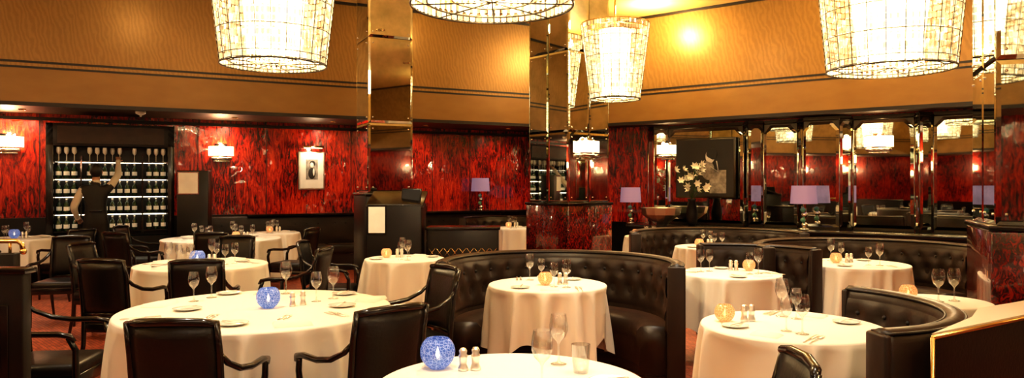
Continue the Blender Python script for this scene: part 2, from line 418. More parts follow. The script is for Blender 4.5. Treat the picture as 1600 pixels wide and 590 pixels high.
def chair_mesh():
    b=MB(); W='ebony_wood'; L='black_leather'
    for s in (-1,1):
        b.tube([(s*.235,.24,0),(s*.24,.235,.25),(s*.245,.23,.42),(s*.262,.235,.56),(s*.275,.20,.635)],[.014,.019,.022,.019,.017],W,8)
        b.tube([(s*.275,.24,.612),(s*.28,.215,.642),(s*.28,.14,.655),(s*.272,.0,.655),(s*.255,-.12,.675),(s*.235,-.22,.72),(s*.215,-.27,.77)],[.012,.02,.023,.022,.02,.018,.014],W,8,sy=.75)
        b.tube([(s*.20,-.31,0),(s*.205,-.25,.25),(s*.21,-.235,.42),(s*.212,-.25,.60),(s*.215,-.275,.78),(s*.215,-.31,.915)],[.014,.019,.022,.020,.018,.015],W,8)
    b.box((0,.235,.38),(.46,.03,.07),W,bev=.006); b.box((0,-.235,.38),(.42,.03,.07),W,bev=.006)
    for s in (-1,1): b.box((s*.225,0,.38),(.03,.45,.07),W,bev=.006)
    b.box((0,0,.43),(.485,.48,.09),L,bev=.035,seg=3)
    nx,nz=9,8
    def bp(i,j,side):
        x=-.2+.4*i/(nx-1); z=.50+.40*j/(nz-1)
        y=-.235-.075*((z-.45)/.47)**1.4-.025*(1-(x/.2)**2)+.0
        puff=.018*(1-(2*i/(nx-1)-1)**4)*(1-(2*j/(nz-1)-1)**4)
        return (x,y+(side)*(.012+puff),z)
    vs=[bp(i,j,1) for j in range(nz) for i in range(nx)]+[bp(i,j,-1) for j in range(nz) for i in range(nx)]
    fs=[];q=nx*nz
    for j in range(nz-1):
        for i in range(nx-1):
            a=j*nx+i; fs.append([a,a+nx,a+nx+1,a+1]); fs.append([q+a,q+a+1,q+a+nx+1,q+a+nx])
    for i in range(nx-1):
        fs.append([i,i+1,q+i+1,q+i]); a=(nz-1)*nx+i; fs.append([a,q+a,q+a+1,a+1])
    for j in range(nz-1):
        a=j*nx; fs.append([a,q+a,q+a+nx,a+nx]); a=j*nx+nx-1; fs.append([a,a+nx,q+a+nx,q+a])
    b.add(vs,fs,L,True)
    b.tube([(-.222,-.30,.905),(-.15,-.322,.915),(0,-.335,.92),(.15,-.322,.915),(.222,-.30,.905)],[.016,.019,.02,.019,.016],W,8)
    b.tube([(-.21,-.245,.49),(0,-.268,.49),(.21,-.245,.49)],.015,W,8)
    b.v=[Vector((v.x*.89,v.y*.96,v.z)) for v in b.v]
    return b.mesh('dining_armchair')
CH=chair_mesh()
def chair(x,y,dx,dy,push=True):
    if push:
        for (tx,ty,R) in T.values():
            v=Vector((x-tx,y-ty))
            if 0<v.length<R+.34: v=v.normalized()*(R+.34); x,y=tx+v.x,ty+v.y
    inst('dining_armchair',CH,(x,y,0),math.atan2(dy,dx)-pi/2)
for a in [(-1.46,3.44,-.02,1,False),(-.76,3.72,-.62,.72,False),(-2.74,4.40,1,.12,False),(-.72,5.08,-.8,-.55,False),(-3.16,6.0,.1,1),(-2.5,5.95,-.25,1),
          (-2.06,6.85,-1,.12),(-3.1,8.05,.05,-1),(-3.7,9.2,-.2,1),(-5.9,9.75,-.85,.35),(-4.0,7.3,1,-.1),(-4.75,9.25,.35,1),(-2.95,9.9,-1,.25),
          (-1.85,7.55,1,0),(.67,2.50,-1,.1,False),(-5.2,10.4,1,0),(-6.9,9.35,0,1),(-4.9,8.0,.2,-1),
          (-6.5,4.6,1,0),(-5.6,5.5,0,-1),(-4.7,4.4,-1,.1),(-6.6,2.9,0,-1),(-5.7,2.0,-1,0),(-7.2,5.8,0,1),(-8.0,6.6,1,0),(-3.6,1.4,-1,0),(4.4,3.0,1,.1)]:
    chair(*a)

def banquette(x,y,R,a0,a1,h=.93,inner=None,name='banquette_booth'):
    b=MB(); n=int(abs(a1-a0)/3)+2; th=.11; inner=inner or max(R-.62,.5)
    back=[(R-.02,.02),(R,.1),(R,h-.06),(R-.02,h-.015),(R-th/2,h),(R-th+.02,h-.015),(R-th,h-.06),(R-th-.015,h-.3),(R-th-.03,.44),(R-th,.05)]
    seat=[(inner+.02,.10),(inner+.03,.30),(inner,.33),(inner,.42),(inner+.03,.455),(inner+.08,.465),(R-th-.03,.465),(R-th,.40),(R-th,.10)]
    kick=[(inner+.06,0),(inner+.06,.12),(R-.03,.12),(R-.03,0)]
    for prof,m,sm in ((back,'brown_velvet',True),(seat,'brown_velvet',True),(kick,'ebony_wood',False)):
        vs=[];fs=[];K=len(prof)
        for i in range(n):
            a=math.radians(a0+(a1-a0)*i/(n-1))
            for r,z in prof: vs.append((r*math.cos(a),r*math.sin(a),z))
        for i in range(n-1):
            for k in range(K):
                q=(k+1)%K; fs.append([i*K+k,(i+1)*K+k,(i+1)*K+q,i*K+q])
        fs.append(list(range(K))); fs.append([(n-1)*K+k for k in range(K)][::-1])
        b.add(vs,fs,m,sm)
    # padded tufted inner cushion with real dimples
    step=math.radians(.20/R*180/pi); na=int(math.radians(a1-a0)/step)*8; nz_=14; A0=math.radians(a0)+.03; A1=math.radians(a1)-.03
    vs=[];fs=[]
    for i in range(na+1):
        a=A0+(A1-A0)*i/na; u=(a-A0)/step
        for j in range(nz_+1):
            z=.46+(h-.06-.46)*j/nz_
            dmin=9
            for zz,off in ((h-.15,.5),(h-.30,0.)):
                du=(u-off)-round(u-off); dmin=min(dmin,math.hypot(du*.20,(z-zz)))
            e=min(1,min(j,nz_-j)/2.0)
            bulge=.030*(1-math.exp(-(dmin/.045)**2))*e
            r=R-th+.004-.012*(1-j/nz_)-bulge
            vs.append((r*math.cos(a),r*math.sin(a),z))
    w_=nz_+1
    for i in range(na):
        for j in range(nz_):
            q=i*w_+j; fs.append([q,q+1,q+w_+1,q+w_])
    b.add(vs,fs,'brown_velvet',True)
    kk=int((A1-A0)/step)
    for zz,off in ((h-.15,.5),(h-.30,0.)):
        for i in range(kk+1):
            a=A0+step*(i+off)
            if a>A1-.03 or a<A0+.03: continue
            r=R-th-.004; b.ball((r*math.cos(a),r*math.sin(a),zz),.013,'button_velvet',8,6)
    for rr in (R-.012,R-th+.012):
        b.tube([(rr*math.cos(math.radians(a0+(a1-a0)*i/(n-1))),rr*math.sin(math.radians(a0+(a1-a0)*i/(n-1))),h-.02) for i in range(n)],.007,'black_leather',6)
    for a in (a0,a1):
        a=math.radians(a); M=Matrix.Rotation(a,4,'Z')
        b.box((R-th/2,0,h/2-.01),(th+.02,.035,h-.02),'brown_velvet',bev=.012,M=M)
    b.obj(name,(x,y,0))
banquette(.36,5.66,.95,-22,188,inner=.60)
banquette(1.40,3.90,.87,-80,40,h=.90,inner=.60)
banquette(3.42,7.12,1.05,-8,188,inner=.66)
banquette(2.55,9.05,1.10,0,185,inner=.62)
banquette(1.95,6.45,.95,20,95,inner=.62)
banquette(0,13.0,.95,10,170,inner=.60)
def bench(c,ang,w):
    b=MB()
    b.box((0,.18,.70),(w,.13,.54),'brown_velvet',bev=.04,seg=3)
    n=int(w/.7)
    for i in range(n):
        xx=-w/2+w*(i+.5)/n
        b.box((xx,-.06,.38),(w/n-.01,.46,.16),'brown_velvet',bev=.04,seg=3)
        for dx in (-.2,0,.2): b.ball((xx+dx,.112,.82),.014,'button_velvet',8,6)
    b.box((0,0.02,.15),(w-.04,.44,.30),'ebony_wood')
    b.obj('wall_banquette',c,ang)
bench(WL(3.7,.33,0),angL,5.6)

# divider ledge at right with brass edge
poly=[(1.70,2.98),(2.6,3.56),(3.55,4.17),(3.45,4.33),(2.52,3.74),(2.28,3.60),(2.10,3.36)]
d=MB()
def prism(b,poly,z0,z1,m):
    n=len(poly); b.add([(x,y,z0) for x,y in poly]+[(x,y,z1) for x,y in poly],[list(range(n))[::-1],[n+i for i in range(n)]]+[[i,(i+1)%n,n+(i+1)%n,n+i] for i in range(n)],m)
prism(d,poly,0,.875,'black_leather'); prism(d,[(x,y) for x,y in poly],.875,.90,'cream_top')
d.tube([(1.70,2.975,.0),(1.70,2.975,.885)],.009,'brass',6); d.tube([(1.70,2.975,.885),(2.6,3.555,.885),(3.55,4.165,.885)],.009,'brass',6)
d.obj('service_ledge')
# left partitions
d=MB(); d.box((-.9,0,.53),(1.8,.07,1.06),'black_paint',bev=.008); d.box((-.9,0,1.07),(1.84,.10,.03),'ebony_wood',bev=.006)
for xx in (-.25,-.75,-1.25): d.box((xx,-.037,.55),(.36,.012,.7),'ebony_wood',bev=.004)
d.obj('partition_screen',(-2.45,3.72,0))
d=MB(); d.box((-.7,0,.52),(1.4,.07,1.04),'black_paint',bev=.008); d.tube([(-1.4,0,1.12),(0,0,1.12),(.03,0,1.10),(.04,0,1.05)],.016,'brass',8)
for xx in (-.05,-.5,-.95,-1.35): d.tube([(xx,0,1.03),(xx,0,1.12)],.01,'brass',8)
d.ball((.04,0,1.05),.022,'brass'); d.obj('brass_rail_partition',(-3.36,5.0,0))

# host station
d=MB(); d.box((0,0,.64),(.62,.5,1.28),'black_paint',bev=.008)
M=Matrix.Translation((0,0,1.33))@Matrix.Rotation(math.radians(18),4,'X')
d.box((0,0,0),(.66,.52,.04),'ebony_wood',bev=.006,M=M)
d.box((-.20,-.256,1.10),(.22,.008,.34),'ebony_wood'); d.box((-.20,-.262,1.10),(.19,.008,.30),'paper')
M=Matrix.Translation((.17,-.04,1.38))@Matrix.Rotation(math.radians(-20),4,'Z')@Matrix.Rotation(math.radians(-12),4,'X')
d.box((0,0,0),(.26,.02,.16),'black_paint',bev=.006,M=M); d.box((0,-.012,0),(.23,.003,.13),'screen_glow',M=M)
d.obj('host_station',(-1.36,8.75,0))
d=MB(); d.box((0,0,.49),(.84,.42,.98),'black_paint',bev=.008); d.box((0,0,.99),(.88,.46,.03),'ebony_wood',bev=.006)
for i in range(9):
    for s in (-1,1):
        x0=-.36+i*.09; d.tube([(x0-.04*s,-.216,.66),(x0+.04*s,-.216,.76)],.003,'brass',5)
d.obj('sideboard',(-.58,8.85,0))
# menu display pillar by the wine cabinet
d=MB(); d.box((0,0,.86),(.44,.30,1.72),'black_paint',bev=.008); d.box((-.06,-.155,1.53),(.30,.012,.34),'chrome'); d.box((-.06,-.163,1.53),(.27,.010,.31),'paper')
d.obj('menu_display_stand',(-4.85,11.25,0),math.radians(12))

# ------------------------------------------------------------ wine cabinet
c=MB(); w=1.76; D=.36
c.box((0,.17,1.15),(w,.02,2.3),'black_paint')
for s in (-1,1): c.box((s*(w/2-.05),0,1.22),(.10,D,2.44),'ebony_wood',bev=.006)
c.box((0,0,2.27),(w,D,.34),'dark_trim',bev=.006); c.box((0,-.185,2.27),(w-.3,.012,.26),'dark_soffit')
c.box((0,0,.35),(w-.1,D,.7),'black_paint')
shz=[1.87,1.61,1.34,1.07,.80]
for z in shz:
    c.box((0,0,z-.01),(w-.2,D-.04,.018),'ebony_wood'); c.box((0,.10,z+.243),(w-.3,.012,.010),'shelf_light'); c.box((0,-.145,z+.243),(w-.24,.010,.006),'shelf_light')
for xx in (-.42,.42): c.box((xx,-.02,1.35),(.025,D-.06,1.2),'ebony_wood')
c.obj('wine_cabinet',WL(7.76,.20,0),angL)
bo=MB()
for z in shz:
    for r in range(2):
        n=15
        for i in range(n):
            xx=-w/2+.16+(w-.32)*i/(n-1); yy=-.10+.12*r
            if abs(abs(xx)-.42)<.04: continue
            if random.random()<.06: continue
            if z>1.8:
                bo.lathe([(.03,0),(.004,.006),(.004,.10),(.03,.13),(.034,.17),(.028,.21)],'porcelain',(xx,yy,z),8,cap=False)
            else:
                bo.lathe([(.034,0),(.036,.01),(.036,.14),(.012,.175),(.012,.20)],'bottle_glass',(xx,yy,z),8)
                bo.lathe([(.0368,.04),(.0368,.10)],'bottle_label',(xx,yy,z),8,cap=False)
                bo.lathe([(.0135,.19),(.0135,.225)],'bottle_foil',(xx,yy,z),8)
bo.obj('wine_bottles',WL(7.76,.20,0),angL)
# ------------------------------------------------------------ sconces, picture, lamps
sc=MB()
sc.box((0,-.012,0),(.20,.024,.30),'chrome',bev=.005)
n=9; vs=[];fs=[]
for k,z in enumerate((-.06,.11)):
    for i in range(n):
        a=pi*i/(n-1); vs.append((-.20*math.cos(a),-.03-.13*math.sin(a),z))
for i in range(n-1): fs.append([i,i+1,n+i+1,n+i])
sc.add(vs,fs,'glow_shade',True)
for z in (-.06,.11): sc.tube([(-.20*math.cos(pi*i/8),-.03-.13*math.sin(pi*i/8),z) for i in range(9)],.006,'chrome',6)
sc.box((0,-.06,-.10),(.34,.09,.045),'chrome',bev=.008); sc.box((0,-.05,-.145),(.26,.06,.03),'chrome',bev=.006)
SC=sc.mesh('wall_sconce')
def sconce(p,ang,light=14):
    inst('wall_sconce',SC,p,ang)
    if light:
        L=bpy.data.lights.new('sconce_bulb','POINT'); L.energy=light; L.color=(1,.66,.34); L.shadow_soft_size=.04
        o=bpy.data.objects.new('sconce_bulb',L); S.collection.objects.link(o)
        v=Matrix.Rotation(ang,4,'Z')@Vector((0,-.08,.13)); o.location=Vector(p)+v
sconce(WL(6.14,.0,2.05),angL,26); sconce(WL(9.15,.0,2.13),angL,34)
sconce(WR(3.02,.07,2.12),angR,8); sconce(WR(6.57,.07,2.14),angR,8)  # solid sconces standing in for sconce reflections in the mirrors
for yy in (0,2,4,6,8): sconce((-9.27,yy,2.05),math.radians(90),45)
for yy in (0,3,6): sconce((8.35,yy,2.05),math.radians(-90),14)
for xx in (-6,-3,0,3,6): sconce((xx,-3,2.05),pi,45)
th2=math.radians(40); nx_,ny_=math.sin(th2),-math.cos(th2)
sconce((.842+nx_*.42-.05,10.90+ny_*.42-.04,2.02),th2,6)  # solid sconce standing in for a reflection on the column face
# framed portrait
f=MB(); f.box((0,0,0),(.46,.03,.68),'silver',bev=.008); f.box((0,-.018,0),(.41,.006,.63),'paper')
f.box((0,-.022,.02),(.21,.004,.36),'photo_grey')
f.ball((.0,-.026,.10),(.035,.006,.05),'paper',12,8); f.ball((.01,-.024,.125),(.05,.005,.055),'photo_dark',12,8)
f.ball((.0,-.026,-.05),(.065,.006,.10),'photo_dark',12,8); f.ball((.03,-.028,-.03),(.02,.006,.07),'paper',10,6)
f.tube([(0,0,.36),(0,-.12,.42)],.008,'brass',6); f.tube([(-.18,-.13,.42),(.18,-.13,.42)],.022,'brass',8)
f.tube([(-.16,-.13,.404),(.16,-.13,.404)],.012,'glow_shade',6)
f.obj('framed_portrait',WL(4.62,.02,1.76),angL)
L=bpy.data.lights.new('picture_bulb','POINT'); L.energy=9; L.color=(1,.72,.4); L.shadow_soft_size=.03
o=bpy.data.objects.new('picture_bulb',L); S.collection.objects.link(o); o.location=WL(4.62,.24,2.16)

def lamp(c,s=1):
    b=MB(); b.lathe([(.08,0),(.08,.015),(.03,.03)],'chrome',seg=20)
    z=.03
    for i,r in enumerate((.05,.042,.05,.042)):
        b.ball((0.012*(-1)**i,0,z+r*.85),(r,r,r*.9),'green_glass' if i%2 else 'chrome',14,8); z+=r*1.7
    b.tube([(0,0,z-.02),(0,0,z+.16)],.008,'chrome',8)
    b.lathe([(.20,z+.06),(.18,z+.34)],'lilac_shade',seg=28,cap=False); b.lathe([(.20,z+.06),(.202,z+.07)],'lilac_shade',seg=28,cap=False)
    b.lathe([(.17,z+.335),(.03,z+.335)],'lilac_shade',seg=20,cap=False)
    o=b.obj('table_lamp',c); o.scale=(s,s,s); return o
lamp(WL(1.38,.24,1.01),.92)
lamp(WR(2.55,.55,.81),.95)
lamp(WR(5.62,.62,.81),1.0)
# flowers
fl=MB(); fl.lathe([(.06,0),(.09,.05),(.10,.2),(.06,.42),(.08,.46)],'black_paint',seg=20)
rnd=random.Random(5)
for i in range(20):
    a=rnd.random()*2*pi; r=.05+.24*rnd.random(); z=.62+.52*rnd.random()-.4*r
    p=Vector((r*math.cos(a),r*math.sin(a)*.55,z))
    fl.tube([(0,0,.42),(p.x*.4,p.y*.4,.42+(z-.42)*.6),p],.004,'leaf',5)
    ax=Vector((rnd.uniform(-1,1),rnd.uniform(-1.6,-.3),rnd.uniform(0,.8))).normalized()
    Q=ax.to_track_quat('Z','Y').to_matrix().to_4x4()
    for k in range(6):
        M=Matrix.Translation(p)@Q@Matrix.Rotation(k*pi/3,4,'Z')@Matrix.Rotation(math.radians(48),4,'Y')
        fl.add([(0,0,0),(-.0,-.022,.045),(0,0,.095),(0,.022,.045),(.014,0,.045)],[[0,1,4],[1,2,4],[2,3,4],[3,0,4]],'petals',True,M)
    if i%2:
        M=Matrix.Translation(p*.75+Vector((0,0,.1)))@Matrix.Rotation(rnd.random()*6,4,'Z')@Matrix.Rotation(1.0,4,'Y')
        fl.add([(0,0,0),(0,-.018,.07),(0,0,.16),(0,.018,.07)],[[0,1,2,3]],'leaf',False,M)
fl.obj('lily_arrangement',WR(3.76,.60,.81))
bx=MB(); bx.lathe([(.10,0),(.12,.02),(.33,.18),(.36,.30),(.34,.30),(.30,.19),(.05,.05)],'silver',seg=12,smooth=False); bx.obj('silver_centrepiece_bowl',WR(3.2,.62,.805))
b=MB(); b.lathe([(.07,0),(.07,-.03),(.04,-.05),(.015,-.06),(.015,-.08),(0,-.08)],'detector_plastic',seg=20); b.obj('smoke_detector',(-5.55,11.0,2.6))

# ------------------------------------------------------------ chandeliers
def chandelier(x,y,zb,rb,rt,h,power,rows=16):
    b=MB(); nr=24; n=nr*3
    def R(t): return rb+(rt-rb)*t
    for t in (0,.012,.07,.30,.55,.80,1.0):
        b.tube([(R(t)*math.cos(2*pi*i/48),R(t)*math.sin(2*pi*i/48),t*h) for i in range(48)],.007 if t in(0,1.0) else .0035,'lead_edge' if t<1 else 'brass',6,closed=True)
    for i in range(nr):
        a=2*pi*i/nr; b.tube([(R(0)*math.cos(a),R(0)*math.sin(a),0),(R(1)*math.cos(a),R(1)*math.sin(a),h)],.0035,'lead_edge',5)
    ch=h/rows
    for j in range(rows):
        t=(j+.5)/rows; r=R(t)-.014; w=2*pi*r/n*.42; hh=ch*.45; dd=.012
        for i in range(n):
            a=2*pi*(i+.5)/n+random.uniform(-.006,.006); M=Matrix.Translation((0,0,t*h))@Matrix.Rotation(a,4,'Z')@Matrix.Translation((r,0,0))
            b.add([(0,-w,-hh*.8),(0,0,-hh),(0,w,-hh*.8),(0,w,hh*.8),(0,0,hh),(0,-w,hh*.8),(dd,0,-hh*.6),(dd,0,hh*.6)],
                  [[0,1,6],[1,2,6],[2,3,7,6],[3,4,7],[4,5,7],[5,0,6,7]],'cut_crystal',False,M)
    for rr,m,zz in ((.80,int(n*.7),.02),(.5,int(n*.45),.04)):
        for i in range(m):
            a=2*pi*i/m
            for k in range(5):
                M=Matrix.Translation((0,0,zz+.05+k*.1))@Matrix.Rotation(a,4,'Z')@Matrix.Translation((rb*rr,0,0))
                w=.015;hh=.045
                b.add([(0,-w,-hh*.7),(0,0,-hh),(0,w,-hh*.7),(0,w,hh*.7),(0,0,hh),(0,-w,hh*.7),(.01,0,-hh*.6),(.01,0,hh*.6)],[[0,1,6],[1,2,6],[2,3,7,6],[3,4,7],[4,5,7],[5,0,6,7]],'cut_crystal',False,M)
        b.tube([(rb*rr*math.cos(2*pi*i/40),rb*rr*math.sin(2*pi*i/40),zz) for i in range(40)],.006,'lead_edge',5,closed=True)
    for i in range(8):
        a=2*pi*i/8; b.tube([(0,0,.02),(rb*math.cos(a),rb*math.sin(a),.005)],.005,'lead_edge',5)
    b.lathe([(rb*.50,h*.12),(rb*.64,h*.92)],'lamp_diffuser',seg=32,cap=False)
    b.tube([(0,0,h*.5),(0,0,ZC-zb-.01)],.014,'brass',8); b.lathe([(.10,ZC-zb-.04),(.10,ZC-zb-.002)],'brass',seg=20)
    for i in range(6):
        a=2*pi*i/6; b.tube([(0,0,h+.04),(rt*math.cos(a),rt*math.sin(a),h)],.007,'brass',6)
    b.obj('crystal_chandelier',(x,y,zb))
    for dz,p,rad in ((.20,power,.08),(h+.22,power*.22,.12)):
        L=bpy.data.lights.new('chandelier_bulb','POINT'); L.energy=p; L.color=(1,.75,.43); L.shadow_soft_size=rad
        o=bpy.data.objects.new('chandelier_bulb',L); S.collection.objects.link(o); o.location=(x+.05,y,zb+dz)
chandelier(-2.33,7.2,2.67,.50,.62,1.05,105)
chandelier(-.13,4.8,2.67,.53,.66,1.05,105)
chandelier(1.40,10.0,2.66,.34,.47,1.02,130)
chandelier(3.85,7.5,2.67,.60,.70,1.05,160)
chandelier(-4.5,3.0,2.67,.50,.62,1.05,80)
chandelier(2.2,1.2,2.67,.50,.62,1.05,60)

def spot(x,y,e,ang=58,z=ZC-.06):  # unseen downlights added to light the tables; left-side ones brighten mirror reflections
    b=MB(); b.lathe([(.09,0),(.09,-.02),(.07,-.02),(.07,0)],'brass',seg=20,cap=False); b.obj('added_downlight',(x,y,ZC))
    L=bpy.data.lights.new('added_downlight_bulb','SPOT'); L.energy=e*.68; L.color=(1,.90,.73); L.spot_size=math.radians(ang); L.spot_blend=.7; L.shadow_soft_size=.06
    o=bpy.data.objects.new('added_downlight_bulb',L); S.collection.objects.link(o); o.location=(x,y,z)
for x,y,e in ((-2.3,3.9,460),(-.5,2.2,440),(.75,4.95,330),(1.2,3.0,330),(1.5,5.9,300),(2.7,6.2,300),(-3.6,6.4,320),(-1.4,7.3,300),(2.1,8.3,330),(-4.5,9.0,350),(-6.3,8.6,350),(-3.3,10.3,330),(0,11.8,300),(5,8.5,260),(-5.5,4.0,420),(4.5,3.5,200),(-7,6,420),(-6,1.5,420)):
    spot(x,y,e)
L=bpy.data.lights.new('camera_fill_light','AREA'); L.shape='RECTANGLE'; L.size=5; L.size_y=1.2; L.energy=65; L.color=(1,.86,.66)  # unseen area light added behind the camera as soft fill
o=bpy.data.objects.new('camera_fill_light',L); S.collection.objects.link(o); o.location=(0,-.6,4.35); o.rotation_euler=(math.radians(40),0,0)
for (x,y,e) in ((-4.5,8.8,18),(2.3,12.2,130),(4.5,9.9,90),(-1.2,11.8,26),(-6.8,4,70),(-6.6,0,60),(6.3,3,70),(0,-.8,50)):  # side and rear lamps added to brighten coffer walls the mirrors reflect
    L=bpy.data.lights.new('cove_fill_light','POINT'); L.energy=e; L.color=(1,.72,.34); L.shadow_soft_size=.12
    o=bpy.data.objects.new('cove_fill_light',L); S.collection.objects.link(o); o.location=(x,y,4.2)
# small soffit washers that graze the red panels
for u in (1.0,2.7,4.4,6.0,8.9):
    b=MB(); b.lathe([(.05,0),(.05,-.015),(.035,-.015),(.035,0)],'brass',seg=16,cap=False); b.obj('soffit_downlight',WL(u,.7,2.6))
    L=bpy.data.lights.new('soffit_bulb','SPOT'); L.energy=34; L.color=(1,.78,.52); L.spot_size=math.radians(95); L.spot_blend=.9; L.shadow_soft_size=.04
    o=bpy.data.objects.new('soffit_bulb',L); S.collection.objects.link(o); o.location=WL(u,.7,2.56)
    dr=Vector(WL(u,0,1.7))-o.location; o.rotation_euler=dr.to_track_quat('-Z','Y').to_euler()

# ------------------------------------------------------------ tableware
g=MB(); g.lathe([(.0,.001),(.034,.002),(.034,.004),(.008,.010),(.0045,.02),(.004,.085),(.010,.097),(.028,.115),(.037,.14),(.039,.16),(.035,.19),(.031,.212)],'clear_glass',seg=24,cap=False); GW=g.mesh('wine_glass')
g=MB(); g.lathe([(0,.002),(.028,.002),(.033,.06),(.036,.11)],'clear_glass',seg=24,cap=False); g.lathe([(0,.008),(.027,.008),(.033,.06),(.035,.11)],'clear_glass',seg=24,cap=False); GT=g.mesh('tumbler_glass')
def votive(mn,r):
    b=MB(); pr=[(r*.45,.0)]+[(r*math.sin(t),r*.93-r*math.cos(t)) for t in [math.radians(q) for q in range(30,150,10)]]
    b.lathe(pr,mn,seg=28,cap=False); b.lathe([(r*.45,.0),(0,.001)],mn,seg=28,cap=False)
    b.lathe([(r*.3,.004),(r*.3,r*.5),(0,r*.5)],'petals',seg=16,cap=False); b.lathe([(0,r*.5),(r*.14,r*.7),(r*.09,r*.95),(0,r*1.25)],'flame',seg=10,cap=False)
    return b.mesh('votive_candle')
VB=votive('blue_glass',.072); VA=votive('amber_glass',.055)
g=MB(); g.lathe([(.02,0),(.021,.01),(.015,.025),(.016,.05),(.020,.06),(.014,.066),(.017,.08),(.010,.09),(0,.092)],'silver',seg=18); SH=g.mesh('pepper_mill')
g=MB(); g.lathe([(0,.003),(.05,.003),(.082,.012),(.084,.014),(.078,.015),(.05,.007),(0,.007)],'porcelain',seg=32,cap=False)
g.tube([(-.09,.02,.02),(.02,.0,.018),(.08,-.01,.018)],[.006,.005,.003],'silver',6,sy=.5); PL=g.mesh('side_plate')
g=MB()
g.tube([(0,-.10,.004),(0,0,.005)],.005,'silver',6,sy=.5); g.box((0,.055,.004),(.018,.11,.002),'silver',bev=.0008)
g.tube([(.03,-.10,.004),(.03,.02,.006)],.004,'silver',6,sy=.5); g.box((.03,.05,.005),(.022,.05,.003),'silver',bev=.001)
for k in range(4): g.box((.0225+k*.005,.09,.004),(.0025,.04,.002),'silver')
CU=g.mesh('cutlery_set')
g=MB(); 
g.add([(-.10,-.07,0),(.10,-.07,0),(.10,.07,0),(-.10,.07,0),(-.09,-.06,.016),(.09,-.06,.02),(.08,.055,.014),(-.085,.06,.02),(0,0,.026)],[[0,1,5,4],[1,2,6,5],[2,3,7,6],[3,0,4,7],[4,5,8],[5,6,8],[6,7,8],[7,4,8]],'linen',True); NP=g.mesh('folded_napkin')
Z=.7508
def put(me,n,x,y,rz=0,s=1): inst(n,me,(x,y,Z),rz,s)
rn=random.Random(11)
def setting(x,y,R,ang,avoid):
    d=Vector((math.cos(ang),math.sin(ang))); q=Vector((-d.y,d.x)); C=Vector((x,y))
    p=C+d*(R*.74); put(NP,'folded_napkin',p.x,p.y,ang+pi/2,.7 if R<.5 else 1)
    c_=C+d*(R*.66)+q*.20; 
    if (c_-C).length<R-.08: put(CU,'cutlery_set',c_.x,c_.y,ang+pi/2)
    c_=C+d*(R*.52)-q*.21; 
    if (c_-C).length<R-.08: put(PL,'side_plate',c_.x,c_.y,ang,.85)
    for c_,s0,s1 in ((C+d*(R*.46)+q*.13,.9,1.05),(C+d*(R*.40)+q*.04,.8,.9)):
        for av in avoid:
            v=c_-av
            if v.length<.11: c_=av+v.normalized()*.115
        put(GW,'wine_glass',c_.x,c_.y,0,rn.uniform(s0,s1))
# large round table
put(VB,'votive_candle',-1.49,4.50); 
for x,y,s in ((-2.05,4.74,.9),(-2.0,4.90,.98),(-1.56,5.08,1.05),(-1.26,4.74,.9),(-1.18,4.86,1.0)): put(GW,'wine_glass',x,y,0,s)
put(SH,'pepper_mill',-1.36,4.56); put(SH,'pepper_mill',-1.31,4.61)
for x,y in ((-1.95,4.42),(-1.05,4.55),(-1.5,3.95),(-1.95,5.07),(-1.15,5.05)): put(PL,'side_plate',x,y,rn.random()*3)
for x,y,a in ((-1.30,4.12,0),(-1.72,4.15,.1),(-1.02,4.25,.8),(-2.1,4.15,-1.0),(-1.76,5.12,0)): put(CU,'cutlery_set',x,y,a)
for x,y,a in ((-1.18,3.96,.4),(-2.2,4.6,1.5),(-.92,4.8,1.3)): put(NP,'folded_napkin',x,y,a)
# near table
put(VB,'votive_candle',-.305,3.02); put(SH,'pepper_mill',-.198,2.98); put(SH,'pepper_mill',-.148,2.99,0,1.02)
put(GW,'wine_glass',.11,2.70,0,1.03); put(GW,'wine_glass',.195,3.08); put(GT,'tumbler_glass',.275,2.94,0,1.05); put(PL,'side_plate',.37,2.78,.5); put(CU,'cutlery_set',-.02,2.72,.2); put(NP,'folded_napkin',.20,2.58,.1,.7)
for k in T:
    if k in ('T1','T2'): continue
    x,y,R=T[k]; big=R>.55
    base={'T3':80,'T4':40,'T6':80,'T5':-60}.get(k,60)
    dx,dy={'T4':(-.33,.10),'T3':(-.02,-.06),'T5':(.22,.16),'T6':(-.16,.04),'T7':(-.16,0),'T8':(-.20,.06),'T10':(.2,.0)}.get(k,(-.06,.04) if R>.36 else (-.16,.05))
    s_=-1 if k=='T5' else 1
    av=[Vector((x+dx,y+dy)),Vector((x+dx+s_*.13,y+dy+.015))]
    na=4 if big else 2
    if R>.36:
        for i in range(na): setting(x,y,R,math.radians(base+10+i*360/na),av)
    else:
        put(GW,'wine_glass',x-.02,y-.05); put(GW,'wine_glass',x+.10,y-.02)
    put(VB if k in('T9','T12') else VA,'votive_candle',x+dx,y+dy)
    if R>.36: put(SH,'pepper_mill',x+dx+s_*.11,y+dy+.01); put(SH,'pepper_mill',x+dx+s_*.155,y+dy+.02)

